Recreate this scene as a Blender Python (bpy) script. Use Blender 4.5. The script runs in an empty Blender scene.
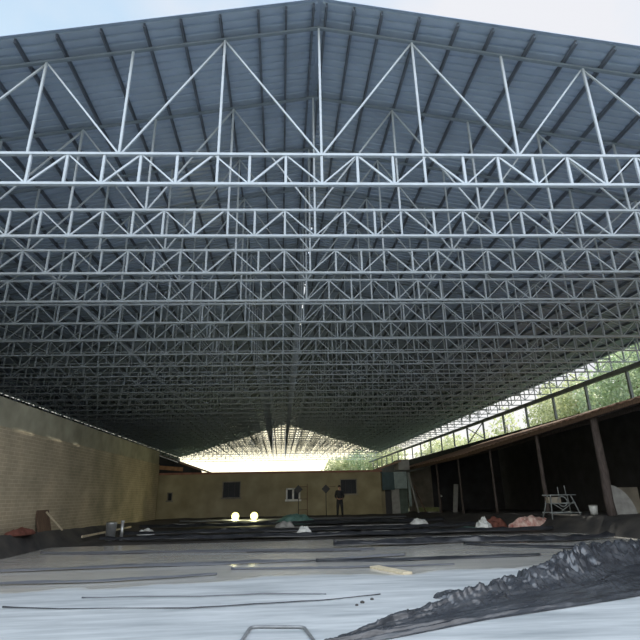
import bpy, bmesh, math, random
from mathutils import Vector, Matrix, noise
random.seed(7)
C = bpy.context.scene.collection
PI = math.pi
ORD = ['first','second','third','fourth','fifth','sixth','seventh','eighth','ninth','tenth','eleventh','twelfth','thirteenth','fourteenth','fifteenth','sixteenth','seventeenth','eighteenth','nineteenth','twentieth']
TENS = {2: 'twenty', 3: 'thirty', 4: 'forty'}
def ordinal(n):
    if n <= 20: return ORD[n-1]
    t, u = divmod(n, 10)
    if u == 0: return {3: 'thirtieth', 4: 'fortieth'}[t]
    return TENS[t] + '-' + ORD[u-1]

# ------------------------------------------------------------------ materials
def mat(name, col, rough=.6, metal=0., var=.12, scale=6., bump=0., bscale=30., spec=.5, stretch=(1,1,1), col2=None, coat=0.):
    m = bpy.data.materials.new(name); m.use_nodes = True
    nt = m.node_tree; b = nt.nodes['Principled BSDF']
    b.inputs['Roughness'].default_value = rough; b.inputs['Metallic'].default_value = metal
    b.inputs['Specular IOR Level'].default_value = spec
    b.inputs['Coat Weight'].default_value = coat
    tc = nt.nodes.new('ShaderNodeTexCoord'); mp = nt.nodes.new('ShaderNodeMapping')
    mp.inputs['Scale'].default_value = stretch
    nt.links.new(tc.outputs['Object'], mp.inputs['Vector'])
    n = nt.nodes.new('ShaderNodeTexNoise'); n.inputs['Scale'].default_value = scale; n.inputs['Detail'].default_value = 5
    nt.links.new(mp.outputs['Vector'], n.inputs['Vector'])
    r = nt.nodes.new('ShaderNodeValToRGB')
    c2 = col2 or tuple(min(1, c*(1+var)) for c in col)
    c1 = col if col2 else tuple(c*(1-var) for c in col)
    r.color_ramp.elements[0].position = .3; r.color_ramp.elements[1].position = .7
    r.color_ramp.elements[0].color = (*c1, 1); r.color_ramp.elements[1].color = (*c2, 1)
    nt.links.new(n.outputs['Fac'], r.inputs['Fac']); nt.links.new(r.outputs['Color'], b.inputs['Base Color'])
    if bump:
        n2 = nt.nodes.new('ShaderNodeTexNoise'); n2.inputs['Scale'].default_value = bscale; n2.inputs['Detail'].default_value = 4
        nt.links.new(mp.outputs['Vector'], n2.inputs['Vector'])
        bp = nt.nodes.new('ShaderNodeBump'); bp.inputs['Strength'].default_value = bump; bp.inputs['Distance'].default_value = .03
        nt.links.new(n2.outputs['Fac'], bp.inputs['Height']); nt.links.new(bp.outputs['Normal'], b.inputs['Normal'])
    return m
M = {}
M['truss'] = mat('truss_steel', (.44,.50,.57), .5, .0, .10, 3)
M['rafter'] = mat('rafter_steel', (.20,.25,.31), .5, .0, .10, 3)
M['purlin'] = mat('purlin_steel', (.15,.18,.235), .6, 0, .15, 2)
M['sheet'] = mat('roof_sheet', (.33,.41,.54), .30, 0., .10, .8)
M['frame'] = mat('frame_steel', (.16,.20,.20), .55, 0, .2, 3)
M['earth'] = mat('dark_earth', (.030,.030,.032), .75, 0, .5, 1.2, .6, 6, .4, col2=(.085,.078,.07))
M['bank'] = mat('soil', (.10,.07,.05), .95, 0, .4, 4, .8, 12)
M['black_plastic'] = mat('black_plastic', (.018,.020,.024), .28, 0, .5, 3, .25, 14, .6, (1,1,1), (.05,.052,.06))
M['grey_plastic'] = mat('grey_plastic', (.10,.105,.12), .35, 0, .3, 2, .2, 8, .5, (.2,1,1), (.16,.165,.18))
M['white_bag'] = mat('white_bag', (.70,.72,.70), .6, 0, .15, 8)
M['teal_tarp'] = mat('teal_tarp', (.05,.13,.115), .5, 0, .4, 4, col2=(.15,.27,.235))
M['pink_cloth'] = mat('pink_cloth', (.42,.15,.13), .85, 0, .3, 5, .3, 10, .2, (2,1,1), (.75,.62,.54))
M['brown_cloth'] = mat('brown_cloth', (.15,.06,.045), .85, 0, .4, 6, .3, 10, .2)
M['wood'] = mat('old_timber', (.13,.085,.06), .85, 0, .35, 4, .4, 20, .2, (6,6,1))
M['pale_wood'] = mat('pale_timber', (.58,.50,.36), .8, 0, .15, 5, .1, 20, .3, (1,6,1))
M['orange_wood'] = mat('orange_timber', (.36,.20,.11), .8, 0, .2, 5, .1, 20, .3, (1,6,1))
M['rust'] = mat('rusty_sheet', (.26,.13,.09), .8, .0, .3, 2, col2=(.40,.28,.20))
M['rust_dark'] = mat('dark_sheet', (.13,.105,.095), .85, .0, .3, 2)  # darker copy of the rusty sheet, carries the shade under the shed roof
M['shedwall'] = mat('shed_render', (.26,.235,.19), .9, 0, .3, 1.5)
M['shedback'] = mat('dark_wall', (.045,.045,.05), .9, 0, .3, 1.5)  # near-black base, holds the shade inside the shed in its colour
M['frame_white'] = mat('white_window_frame', (.75,.76,.72), .6)
M['dark_glass'] = mat('dark_pane', (.02,.024,.03), .4, 0, .2, 3, spec=.2)
M['parapet'] = mat('parapet_coping', (.33,.16,.12), .85, 0, .25, 3)
M['galv'] = mat('galvanised', (.55,.57,.58), .35, .7, .15, 6)
M['teal_dark'] = mat('dark_teal_panel', (.045,.085,.095), .6, 0, .2, 3)
M['teal_pale'] = mat('pale_teal_panel', (.30,.38,.38), .6, 0, .2, 3)
M['green_panel'] = mat('green_panel', (.085,.12,.10), .7, 0, .25, 3)
M['black_cloth'] = mat('black_clothing', (.016,.017,.020), .85, 0, .3, 8)
M['skin'] = mat('skin', (.30,.17,.12), .55, 0, .06, 20)
M['hair'] = mat('black_hair', (.012,.010,.010), .6)
M['matte_black'] = mat('matte_black', (.02,.02,.022), .5)
M['post_wood'] = mat('dark_timber', (.085,.07,.066), .9, 0, .35, 4, .4, 20, .2, (6,6,1))  # dark grey-brown timber for the shed's posts, rafters and beams
M['trestle_steel'] = mat('trestle_steel', (.20,.22,.22), .6, 0, .3, 6)
M['moss'] = mat('mossy_timber', (.20,.22,.10), .9, 0, .3, 6)
M['bark'] = mat('bark', (.15,.11,.08), .9, 0, .3, 6, .5, 20)
M['grass'] = mat('rough_grass', (.09,.12,.04), .95, 0, .4, .6)
M['pale_board'] = mat('pale_board', (.33,.33,.32), .7, 0, .2, 4)

def leaf_mat(name, col, col2):
    m = mat(name, col, .5, 0, 0, 1.3, col2=col2)
    nt = m.node_tree; b = nt.nodes['Principled BSDF']
    src = b.inputs['Base Color'].links[0].from_socket
    t = nt.nodes.new('ShaderNodeBsdfTranslucent'); nt.links.new(src, t.inputs['Color'])
    mx = nt.nodes.new('ShaderNodeMixShader'); mx.inputs[0].default_value = .5
    out = nt.nodes['Material Output']
    nt.links.new(b.outputs[0], mx.inputs[1]); nt.links.new(t.outputs[0], mx.inputs[2]); nt.links.new(mx.outputs[0], out.inputs[0])
    return m
M['leaf'] = leaf_mat('mid_green_leaf', (.34,.46,.26), (.58,.64,.44))
M['leaf_y'] = leaf_mat('yellow_green_leaf', (.44,.50,.26), (.66,.67,.44))
M['leaf_d'] = leaf_mat('dark_green_leaf', (.05,.13,.05), (.12,.24,.09))

def emis(name, col, s):
    m = bpy.data.materials.new(name); m.use_nodes = True
    nt = m.node_tree; nt.nodes.clear()
    e = nt.nodes.new('ShaderNodeEmission'); e.inputs[0].default_value = (*col, 1); e.inputs[1].default_value = s
    o = nt.nodes.new('ShaderNodeOutputMaterial'); nt.links.new(e.outputs[0], o.inputs[0]); return m
M['lamp'] = emis('lit_lamp', (1.,.97,.31), 3.)

def brick_mat():
    m = bpy.data.materials.new('block_wall'); m.use_nodes = True
    nt = m.node_tree; b = nt.nodes['Principled BSDF']; b.inputs['Roughness'].default_value = .9; b.inputs['Specular IOR Level'].default_value = .2
    tc = nt.nodes.new('ShaderNodeTexCoord'); sx = nt.nodes.new('ShaderNodeSeparateXYZ'); cx = nt.nodes.new('ShaderNodeCombineXYZ')
    nt.links.new(tc.outputs['Object'], sx.inputs[0]); nt.links.new(sx.outputs['Y'], cx.inputs[0]); nt.links.new(sx.outputs['Z'], cx.inputs[1])
    br = nt.nodes.new('ShaderNodeTexBrick')
    for k, v in (('Scale', 1.), ('Brick Width', .34), ('Row Height', .11), ('Mortar Size', .012), ('Mortar Smooth', .3), ('Bias', -.2)): br.inputs[k].default_value = v
    br.inputs['Color1'].default_value = (.38,.335,.25,1); br.inputs['Color2'].default_value = (.44,.385,.29,1); br.inputs['Mortar'].default_value = (.52,.455,.345,1)
    nt.links.new(cx.outputs[0], br.inputs['Vector'])
    n = nt.nodes.new('ShaderNodeTexNoise'); n.inputs['Scale'].default_value = .7; n.inputs['Detail'].default_value = 6
    nt.links.new(tc.outputs['Object'], n.inputs['Vector'])
    r = nt.nodes.new('ShaderNodeValToRGB'); r.color_ramp.elements[0].position = .3; r.color_ramp.elements[1].position = .7
    r.color_ramp.elements[0].color = (.62,.64,.62,1); r.color_ramp.elements[1].color = (1.1,1.05,1,1)
    nt.links.new(n.outputs['Fac'], r.inputs[0])
    mx = nt.nodes.new('ShaderNodeMix'); mx.data_type = 'RGBA'; mx.blend_type = 'MULTIPLY'; mx.inputs[0].default_value = 1
    nt.links.new(br.outputs['Color'], mx.inputs[6]); nt.links.new(r.outputs[0], mx.inputs[7]); nt.links.new(mx.outputs[2], b.inputs['Base Color'])
    bp = nt.nodes.new('ShaderNodeBump'); bp.inputs['Strength'].default_value = .6; bp.inputs['Distance'].default_value = .02
    nt.links.new(br.outputs['Fac'], bp.inputs['Height']); bp.invert = True; nt.links.new(bp.outputs[0], b.inputs['Normal'])
    return m
M['block'] = brick_mat()
M['band'] = mat('rendered_band', (.31,.30,.23), .9, 0, .25, 1.2, .2, 10, .2)
M['plaster'] = mat('stained_plaster', (.26,.225,.135), .9, 0, .3, .9, .2, 10, .2, (1,1,1), (.42,.37,.24))

def slab_mat():
    """cast concrete: pale dry pour in front, greyer damp pour behind, with trowel streaks and scuffs"""
    m = bpy.data.materials.new('concrete_slab'); m.use_nodes = True
    nt = m.node_tree; b = nt.nodes['Principled BSDF']
    N = lambda t: nt.nodes.new(t); L = nt.links.new
    geo = N('ShaderNodeTexCoord'); sp = N('ShaderNodeSeparateXYZ'); L(geo.outputs['Object'], sp.inputs[0])
    mp = N('ShaderNodeMapping'); mp.inputs['Scale'].default_value = (.35,2.2,1); L(geo.outputs['Object'], mp.inputs[0])
    n = N('ShaderNodeTexNoise'); n.inputs['Scale'].default_value = 1.4; n.inputs['Detail'].default_value = 8; n.inputs['Roughness'].default_value = .65; L(mp.outputs[0], n.inputs[0])
    n1 = N('ShaderNodeTexNoise'); n1.inputs['Scale'].default_value = .5; n1.inputs['Detail'].default_value = 3; L(geo.outputs['Object'], n1.inputs[0])
    a = N('ShaderNodeMath'); a.operation = 'MULTIPLY_ADD'; a.inputs[1].default_value = 2.2; L(n1.outputs['Fac'], a.inputs[0]); L(sp.outputs['Y'], a.inputs[2])
    a2 = N('ShaderNodeMath'); a2.operation = 'MULTIPLY_ADD'; a2.inputs[1].default_value = -.12; L(sp.outputs['X'], a2.inputs[0]); L(a.outputs[0], a2.inputs[2])
    mr = N('ShaderNodeMapRange'); mr.inputs['From Min'].default_value = 11.0; mr.inputs['From Max'].default_value = 11.25; L(a2.outputs[0], mr.inputs[0])
    r1 = N('ShaderNodeValToRGB'); r1.color_ramp.elements[0].position = .3; r1.color_ramp.elements[1].position = .66
    r1.color_ramp.elements[0].color = (.30,.325,.34,1); r1.color_ramp.elements[1].color = (.60,.62,.63,1)
    r2 = N('ShaderNodeValToRGB'); r2.color_ramp.elements[0].position = .3; r2.color_ramp.elements[1].position = .72
    r2.color_ramp.elements[0].color = (.60,.585,.55,1); r2.color_ramp.elements[1].color = (.80,.775,.71,1)
    L(n.outputs['Fac'], r1.inputs[0]); L(n.outputs['Fac'], r2.inputs[0])
    mx = N('ShaderNodeMix'); mx.data_type = 'RGBA'; L(mr.outputs[0], mx.inputs[0]); L(r1.outputs[0], mx.inputs[6]); L(r2.outputs[0], mx.inputs[7])
    L(mx.outputs[2], b.inputs['Base Color'])
    ro = N('ShaderNodeMapRange'); ro.inputs['To Min'].default_value = .62; ro.inputs['To Max'].default_value = .24; L(mr.outputs[0], ro.inputs[0]); L(ro.outputs[0], b.inputs['Roughness']); b.inputs['Coat Roughness'].default_value = .22; b.inputs['Coat IOR'].default_value = 1.6; cw = N('ShaderNodeMath'); cw.operation = 'MULTIPLY'; cw.inputs[1].default_value = 1.; L(mr.outputs[0], cw.inputs[0]); L(cw.outputs[0], b.inputs['Coat Weight'])
    bp = N('ShaderNodeBump'); bp.inputs['Strength'].default_value = .12; bp.inputs['Distance'].default_value = .02; L(n.outputs['Fac'], bp.inputs['Height']); L(bp.outputs[0], b.inputs['Normal'])
    return m
M['slab'] = slab_mat()

# ------------------------------------------------------------------ mesh helpers
class MB:
    def __init__(s): s.v = []; s.f = []; s.mi = []
    def add(s, vs, fs, mi=0):
        o = len(s.v); s.v += [tuple(v) for v in vs]; s.f += [tuple(i+o for i in f) for f in fs]; s.mi += [mi]*len(fs)
    def box(s, a, b, mi=0):
        x0,y0,z0 = a; x1,y1,z1 = b
        s.add([(x0,y0,z0),(x1,y0,z0),(x1,y1,z0),(x0,y1,z0),(x0,y0,z1),(x1,y0,z1),(x1,y1,z1),(x0,y1,z1)],
              [(3,2,1,0),(4,5,6,7),(0,1,5,4),(1,2,6,5),(2,3,7,6),(3,0,4,7)], mi)
    def bar(s, p, q, w, d, up=(0,1,0), mi=0):
        """square bar from p to q: w across in the plane, d along `up`"""
        p = Vector(p); q = Vector(q); t = (q-p).normalized(); u = Vector(up)
        u = (u - t*u.dot(t)).normalized(); n = t.cross(u)
        vs = [c + n*(sx*w/2) + u*(sy*d/2) for c in (p, q) for sx, sy in ((-1,-1),(1,-1),(1,1),(-1,1))]
        s.add(vs, [(3,2,1,0),(4,5,6,7),(0,1,5,4),(1,2,6,5),(2,3,7,6),(3,0,4,7)], mi)
    def tube(s, pts, rad, seg=8, mi=0):
        pts = [Vector(p) for p in pts]; rads = rad if isinstance(rad, (list, tuple)) else [rad]*len(pts)
        vs = []; fs = []; ref = Vector((0,0,1)) if abs((pts[-1]-pts[0]).normalized().z) < .9 else Vector((1,0,0))
        for i, p in enumerate(pts):
            t = (pts[min(i+1, len(pts)-1)] - pts[max(i-1, 0)]).normalized()
            a = t.cross(ref).normalized(); b2 = t.cross(a)
            vs += [p + (a*math.cos(2*PI*k/seg) + b2*math.sin(2*PI*k/seg))*rads[i] for k in range(seg)]
        for i in range(len(pts)-1):
            for k in range(seg):
                k2 = (k+1) % seg; fs.append((i*seg+k, i*seg+k2, (i+1)*seg+k2, (i+1)*seg+k))
        fs.append(tuple(range(seg-1, -1, -1))); fs.append(tuple((len(pts)-1)*seg+k for k in range(seg)))
        s.add(vs, fs, mi)
    def build(s, name, material, parent=None, smooth=False, loc=None):
        me = bpy.data.meshes.new(name); me.from_pydata(s.v, [], s.f)
        for m in (material if isinstance(material, (list, tuple)) else [material]): me.materials.append(m)
        for p, i in zip(me.polygons, s.mi):
            p.material_index = i; p.use_smooth = smooth
        bm = bmesh.new(); bm.from_mesh(me); bmesh.ops.recalc_face_normals(bm, faces=bm.faces); bm.to_mesh(me); bm.free()
        me.update()
        o = bpy.data.objects.new(name, me); C.objects.link(o)
        if parent: o.parent = parent
        if loc: o.location = loc
        return o
def thing(name, label, cat, loc=(0,0,0), rz=0., group=None):
    o = bpy.data.objects.new(name, None); C.objects.link(o); o.empty_display_size = .2
    o.location = loc; o.rotation_euler = (0,0,rz); o['label'] = label; o['category'] = cat
    if group: o['group'] = group
    return o
def tag(o, label, cat, group=None):
    o['label'] = label; o['category'] = cat
    if group: o['group'] = group
    return o
def struct(o): o['kind'] = 'structure'; return o
def interp(x, xs, ys):
    if x <= xs[0]: return ys[0]
    for i in range(len(xs)-1):
        if x <= xs[i+1]: return ys[i] + (ys[i+1]-ys[i])*(x-xs[i])/(xs[i+1]-xs[i])
    return ys[-1]
def sstep(t): t = max(0., min(1., t)); return t*t*(3-2*t)
def fbm(x, y, z=0, o=4): return noise.fractal(Vector((x,y,z)), 1.0, 2.0, o)

# ------------------------------------------------------------------ hall dimensions (metres, eye at z = 0)
SK = math.tan(math.radians(-2.58)); SKA = math.radians(-2.58)
RX = .775; D1 = 8.41; SP = 2.0886; ZT = 6.5; ZB = 5.80; ZR = 9.96; PN = .7243; SL = .1845
NT = 42; NL = 26; NR = 23
SHEET_END = 77.5; END = 95.2
def L_shed(y): return 13.6 - .12*y
def hz(x, y):
    base = -1.62 if y < 17.7 else interp(y, [17.7,18.0,34.5,60], [-1.62,-1.47,-1.34,-1.34])
    zp = interp(y, [6,17.7,32,38], [-.75,-.88,-1.25,-1.33]); Ls = L_shed(y)
    zl = interp(y, [6,14.5,30,34], [-.82,-.92,-1.30,-1.36])
    z = base + (zp-base)*sstep((x-(Ls-1.5))/1.5)
    z = z + (zl-z)*sstep((-7.05-x)/.45)
    return z

# ------------------------------------------------------------------ ground
def ground():
    m = MB(); xs = []
    x = -40.
    while x < 45: xs.append(x); x += .25 if -9 < x < 14 else 2.5
    ys = []; y = -14.
    while y < 150: ys.append(y); y += .3 if 5 < y < 36 else 3.
    vs = []
    for y in ys:
        for x in xs:
            n = fbm(x*.9, y*.9)*.035 if y > 18 or x < -7 or x > 10 else 0
            vs.append((x, y, hz(x, y) + n))
    W = len(xs); fs = []; 
    for j in range(len(ys)-1):
        for i in range(W-1): fs.append((j*W+i, j*W+i+1, (j+1)*W+i+1, (j+1)*W+i))
    m.add(vs, fs)
    for k, f in enumerate(fs):
        cx = sum(vs[i][0] for i in f)/4; cy = sum(vs[i][1] for i in f)/4
        if cx < -17 or cx > 17.5 or cy > 40 or cy < -5: m.mi[k] = 1
    return struct(m.build('floor', [M['earth'], M['grass']], smooth=True))
ground()
def slab():
    m = MB()
    pts = [(-7.6,-4),(12.3,-4),(11.9,12),(11.0,18.3),(6,18.15),(0,17.8),(-7.6,17.6)]
    n = len(pts)
    m.add([(x,y,-1.45) for x,y in pts] + [(x,y,-1.64) for x,y in pts],
          [tuple(range(n)), tuple(range(2*n-1,n-1,-1))] + [(i,i+n,(i+1)%n+n,(i+1)%n) for i in range(n)])
    return struct(m.build('floor', M['slab']))
slab()

# ------------------------------------------------------------------ roof sheeting (ribbed, on both slopes)
def sheeting(side):
    """box-ribbed sheets lying down the slope; ribs repeat every 20 cm along the hall"""
    pitch = .21; prof = [(0,0),(.02,.042),(.08,.042),(.10,0)]
    xend = RX - 19.15 if side < 0 else RX + 17.3
    y0 = 7.82; ny = int((SHEET_END+17-y0)/pitch); vs = []; fs = []
    sx = [.06, 4, 8, 12, 16, abs(xend-RX)] if side > 0 else [.06, 4, 8, 12, 16, abs(xend-RX)]
    sx = [.06] + [i*1.0 for i in range(1, 18)] + [abs(xend-RX)]
    zt = .16; cols = len(sx) + (2 if side > 0 else 0)
    if side > 0: sx += [.36, .41]; sx.sort()
    ring = []
    for k in range(ny):
        for dy, dz in prof: ring.append((y0+k*pitch+dy, dz))
    for (yy, dz) in ring:
        for s in sx:
            x = RX + side*s; vs.append((x, yy + SK*x, ZR + zt - SL*s + dz))
    for j in range(len(ring)-1):
        for i in range(cols-1):
            if ring[j][0] > SHEET_END + .92*sx[i]: continue
            if side > 0 and i == 1 and 17.5 < ring[j][0] < 30 and noise.noise(Vector((ring[j][0]*1.3, 2.2, 0))) > .16: continue   # slots added to let sun glints through the sheets
            fs.append((j*cols+i, j*cols+i+1, (j+1)*cols+i+1, (j+1)*cols+i))
    m = MB(); m.add(vs, fs)
    o = m.build('ceiling', M['sheet'])
    md = o.modifiers.new('thickness', 'SOLIDIFY'); md.thickness = .006; md.offset = 1
    return struct(o)
sheeting(-1); sheeting(1)
def ridge_cap(y0, y1):
    m = MB(); w = .30
    prof = [(-w, .215-SL*w), (0, .235), (w, .215-SL*w), (w, .205-SL*w), (0, .225), (-w, .205-SL*w)]
    vs = [(RX+a, y + SK*(RX+a), ZR+b) for y in (y0, y1) for a, b in prof]; n = 6
    m.add(vs, [tuple(range(n)), tuple(range(2*n-1,n-1,-1))] + [(i,(i+1)%n,(i+1)%n+n,i+n) for i in range(n)])
    return struct(m.build('ceiling', M['sheet']))
ridge_cap(7.80, SHEET_END)

# ------------------------------------------------------------------ purlins
OFF = [.14,.74,1.34,2.15,2.97,3.72,4.6,5.48,6.3,7.1]
def purlin_mesh(side, s):
    x = RX + side*s; z = ZR + .105 - SL*s; m = MB()
    y0 = 7.90 + SK*x; h = .055
    m.box((-.024, y0, -h), (-.016, END, h)); m.box((-.024, y0, h-.008), (.024, END, h)); m.box((-.024, y0, -h), (.024, END, -h+.008)); m.box((.016, y0, -h), (.024, END, -h+.03))
    o = m.build('purlin', M['purlin']); o.location = (x, 0, z); return o
for side, lim, word in ((-1, 18.6, 'left'), (1, 17.2, 'right')):
    offs = list(OFF)
    while offs[-1] + .82 < lim: offs.append(offs[-1] + .82)
    for i, s in enumerate(offs):
        nm = 'purlin nearest the ridge on its %s side' % word if i == 0 else '%s purlin %s of the ridge' % (ordinal(i+1), word)
        tag(purlin_mesh(side, s), 'dark steel ' + nm + ', under the roof sheets', 'purlin', 'purlins running the length of the hall')

# ------------------------------------------------------------------ trusses
WEB = [0, 2.09, 4.07, 5.88, 7.85, 9.8, 11.75, 13.7, 15.6, 17.5]
def zr(s): return ZR - SL*abs(s)
def web_lines():
    """posts and diagonals of the upper web; s is measured from the ridge"""
    posts = [(0., ZT)]; diag = []
    for side, lim in ((-1, 18.4), (1, 16.6)):
        for i, s in enumerate(WEB):
            if i == 0 or s > lim: continue
            posts.append((side*s, ZB if i == 1 else ZT))
        for i in range(len(WEB)-1):
            a, b = WEB[i], WEB[i+1]
            if b > lim: continue
            if i % 2 == 0: diag.append((side*a, ZT, side*b, zr(b)))      # rises outward to an apex
            else: diag.append((side*a, zr(a), side*b, ZT))               # falls outward from an apex
    return posts, diag
def girder_lines():
    posts = [i*PN for i in range(-NL, NR+1)]; diag = []
    for side, n in ((-1, NL), (1, NR)):
        for i in range(n):
            a, b = side*i*PN, side*(i+1)*PN
            diag.append((a, ZB, b, ZT, 0) if i % 2 == 0 else (a, ZT, b, ZB, 1))
    return posts, diag
XL, XR = -NL*PN, NR*PN
def truss_pieces():
    """name -> list of (p, q, w, d) in the truss's own frame (base at girder bottom, z=0)"""
    P = lambda s, z: (s, 0, z-ZB)
    out = []
    out.append(('girder_top_chord', [(P(XL-.03, ZT), P(XR+.03, ZT), .055, .08)]))
    out.append(('girder_bottom_chord', [(P(XL-.03, ZB), P(XR+.03, ZB), .055, .08)]))
    out.append(('rafter', [(P(XL-.2, zr(XL-.2)), P(0, ZR), .05, .07)]))
    out.append(('rafter', [(P(XR+.1, zr(XR+.1)), P(0, ZR), .05, .07)]))
    gp, gd = girder_lines(); wp, wd = web_lines()
    for s in gp:
        if abs(abs(s)-3*PN) < .01: continue                    # a full-height web post stands here instead
        out.append(('girder_post', [(P(s, ZB), P(s, ZT), .05, .05)]))
    for a, za, b, zb, k in gd: out.append(('girder_diagonal', [((a, .0, za-ZB), (b, .0, zb-ZB), .04 if k else .03, .03)]))
    for s, z0 in wp: out.append(('web_post', [(P(s, z0), P(s, zr(s)-.02), .046, .045)]))
    out.append(('web_post', [(P(XR, ZT), P(XR, zr(XR)), .055, .05)]))
    for a, za, b, zb in wd: out.append(('web_diagonal', [((a, .035, za-ZB), (b, .035, zb-ZB), .036, .035)]))
    return out
PIECES = truss_pieces()
NPART = 9
proto = None; num = 0
for k in range(NT):
    if k > 33 and k not in (35, 38, 41): continue           # the bare trusses at the far end stand wider apart
    num += 1; y = D1 + k*SP
    loc = (RX, y + SK*RX, ZB)
    if k == 0: lab = 'front roof truss with pale steel lattice, the one nearest the open end of the hall'
    elif k == 41: lab = 'last roof truss, farthest from the camera, bare against the bright sky'
    elif k >= 33: lab = '%s roof truss from the front, standing bare of roof sheets at the far end' % ordinal(num)
    else: lab = '%s roof truss from the front, %s' % (ordinal(num), 'pale steel lattice under the sheets' if k < NPART else 'dim in the depth of the hall')
    if k < NPART:
        t = thing('roof_truss', lab, 'truss', loc, SKA, 'roof trusses')
        if k == 0:
            proto = t
            for nm, bars in PIECES:
                m = MB()
                for p, q, w, d in bars: m.bar(p, q, w, d)
                m.build(nm, M['rafter' if nm == 'rafter' else 'truss'], t)
            src = list(proto.children)
        else:
            for ch in src:
                c = ch.copy(); C.objects.link(c); c.parent = t
    else:
        if k == NPART:
            m = MB()
            for nm, bars in PIECES:
                for p, q, w, d in bars: m.bar(p, q, w, d, mi=1 if nm == 'rafter' else 0)
            o = m.build('roof_truss', [M['truss'], M['rafter']]); tm = o
        else:
            o = tm.copy(); C.objects.link(o)
        o.location = loc; o.rotation_euler = (0,0,SKA)
        tag(o, lab, 'truss', 'roof trusses')

# ------------------------------------------------------------------ clerestory frame on the right
def clerestory():
    t = thing('clerestory_frame', 'long grey steel frame of posts under one rail above the rusty shed roof', 'steel frame', (16.5, 0, 3.97))
    z0, z1 = -.0, 1.42
    m = MB(); m.box((-.09, 6, z1-.11), (.09, END, z1+.11)); m.build('top_rail', M['frame'], t)
    ys = [8.2,11.7,15.2,18.6,22.06,25.48,28.9,32.46,36.1,40.0,43.7,47.3,51.2,55.1,59.2]
    while ys[-1] + 4 < END: ys.append(ys[-1]+4)
    for y in ys:
        m = MB(); m.box((-.06, y-.06, z0), (.06, y+.06, z1-.11)); m.build('post', M['frame'], t)
    for a, b in ((z0, z1-.11), (z1-.11, z0)):
        m = MB(); m.bar((0, 40.0, a), (0, 43.7, b), .07, .05, (1,0,0)); m.build('brace', M['frame'], t)
clerestory()

# ------------------------------------------------------------------ walls
def wall_left():
    m = MB(); m.box((-8.1, 5, -1.7), (-7.8, 34.0, 1.94)); o = struct(m.build('wall_left', M['block']))
    m = MB(); m.box((-8.09, 5, 1.94), (-7.86, 34.0, 2.74)); struct(m.build('wall_left', M['band']))
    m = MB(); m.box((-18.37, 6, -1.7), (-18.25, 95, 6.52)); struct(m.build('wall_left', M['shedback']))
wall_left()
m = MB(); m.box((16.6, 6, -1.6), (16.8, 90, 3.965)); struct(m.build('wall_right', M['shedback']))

# ------------------------------------------------------------------ shed on the right
def shed():
    t = thing('lean_to_shed', 'long dark lean-to shed with a rusty sheet roof along the right side', 'shed', (13.5, 22, -1.1))
    ox, oy, oz = 13.5, 22, -1.1
    edge = [(6,3.2),(10,3.02),(15.4,2.655),(22.4,2.18),(28.5,1.77),(38,1.48)]
    ze = lambda y: interp(y, [e[0] for e in edge], [e[1] for e in edge])
    zb = lambda y: interp(y, [6, 22, 32, 38], [4.02, 3.95, 3.80, 3.70])
    # corrugated roof: waves along the hall
    ys = []; y = 6.
    while y <= 38.0: ys.append(y); y += .1
    cols = 8; vs = []; fs = []
    for j, y in enumerate(ys):
        for i in range(cols):
            u = i/(cols-1); x = L_shed(y)-.25 + (16.4-L_shed(y)+.25)*u
            z = ze(y)+.12 + (zb(y)-ze(y)-.12)*u + .02*math.sin(y*2*PI/.4) + .02*fbm(x, y)
            vs.append((x-ox, y-oy, z-oz))
    for j in range(len(ys)-1):
        for i in range(cols-1): fs.append((j*cols+i, j*cols+i+1, (j+1)*cols+i+1, (j+1)*cols+i))
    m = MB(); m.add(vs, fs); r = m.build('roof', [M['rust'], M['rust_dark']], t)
    md = r.modifiers.new('thickness', 'SOLIDIFY'); md.thickness = .03; md.offset = -1; md.material_offset = 1  # underside takes the darker copy, its shade put into the colour
    m = MB()
    for (ya, za), (yb, zb_) in zip(edge[:-1], edge[1:]):
        m.bar((L_shed(ya)-.18-ox, ya-oy, za+.02-oz), (L_shed(yb)-.18-ox, yb-oy, zb_+.02-oz), .05, .16, (0,0,1))
    m.build('eave_board', M['wood'], t)
    y = 7.0
    while y < 37.5:
        m = MB(); m.bar((L_shed(y)-.1-ox, y-oy, ze(y)-.02-oz), (16.4-ox, y-oy, zb(y)-.14-oz), .07, .14, (0,0,1)); m.build('rafter', M['post_wood'], t); y += 2.05
    for u in (.3, .65):
        m = MB()
        for (ya, za), (yb, zb_) in zip(edge[:-1], edge[1:]):
            f = lambda y: (L_shed(y)+(16.4-L_shed(y))*u-ox, y-oy, ze(y)+(zb(y)-ze(y))*u-.24-oz)
            m.bar(f(ya), f(yb), .08, .12, (0,0,1))
        m.build('roof_beam', M['post_wood'], t)
    PO = [(11.50,17.66,.15),(11.06,21.2,.085),(10.58,25.2,.06),(10.15,28.8,.06),(9.79,31.8,.07),(11.95,14.0,.12),(12.35,10.4,.12)]
    for x, y, r in PO:
        zb0 = hz(x, y)-.05; n = 7
        pts = [(x-ox + .03*fbm(x, k, y), y-oy + .03*fbm(y, k, x), zb0 + (ze(y)+.03-zb0)*k/n - oz) for k in range(n+1)]
        m = MB(); m.tube(pts, [r*(1.08-.2*k/n) for k in range(n+1)], 10); m.build('post', M['post_wood'], t, True)
    # end wall, far: pale near the shack, painted near-black deeper in for the shed's inner shade
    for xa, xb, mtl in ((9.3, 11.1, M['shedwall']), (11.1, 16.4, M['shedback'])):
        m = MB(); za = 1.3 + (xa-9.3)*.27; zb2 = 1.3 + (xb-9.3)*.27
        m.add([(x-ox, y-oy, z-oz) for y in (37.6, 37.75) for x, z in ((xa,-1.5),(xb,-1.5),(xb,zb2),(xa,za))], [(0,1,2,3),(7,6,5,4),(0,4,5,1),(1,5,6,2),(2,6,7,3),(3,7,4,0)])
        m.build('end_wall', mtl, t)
shed()

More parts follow.
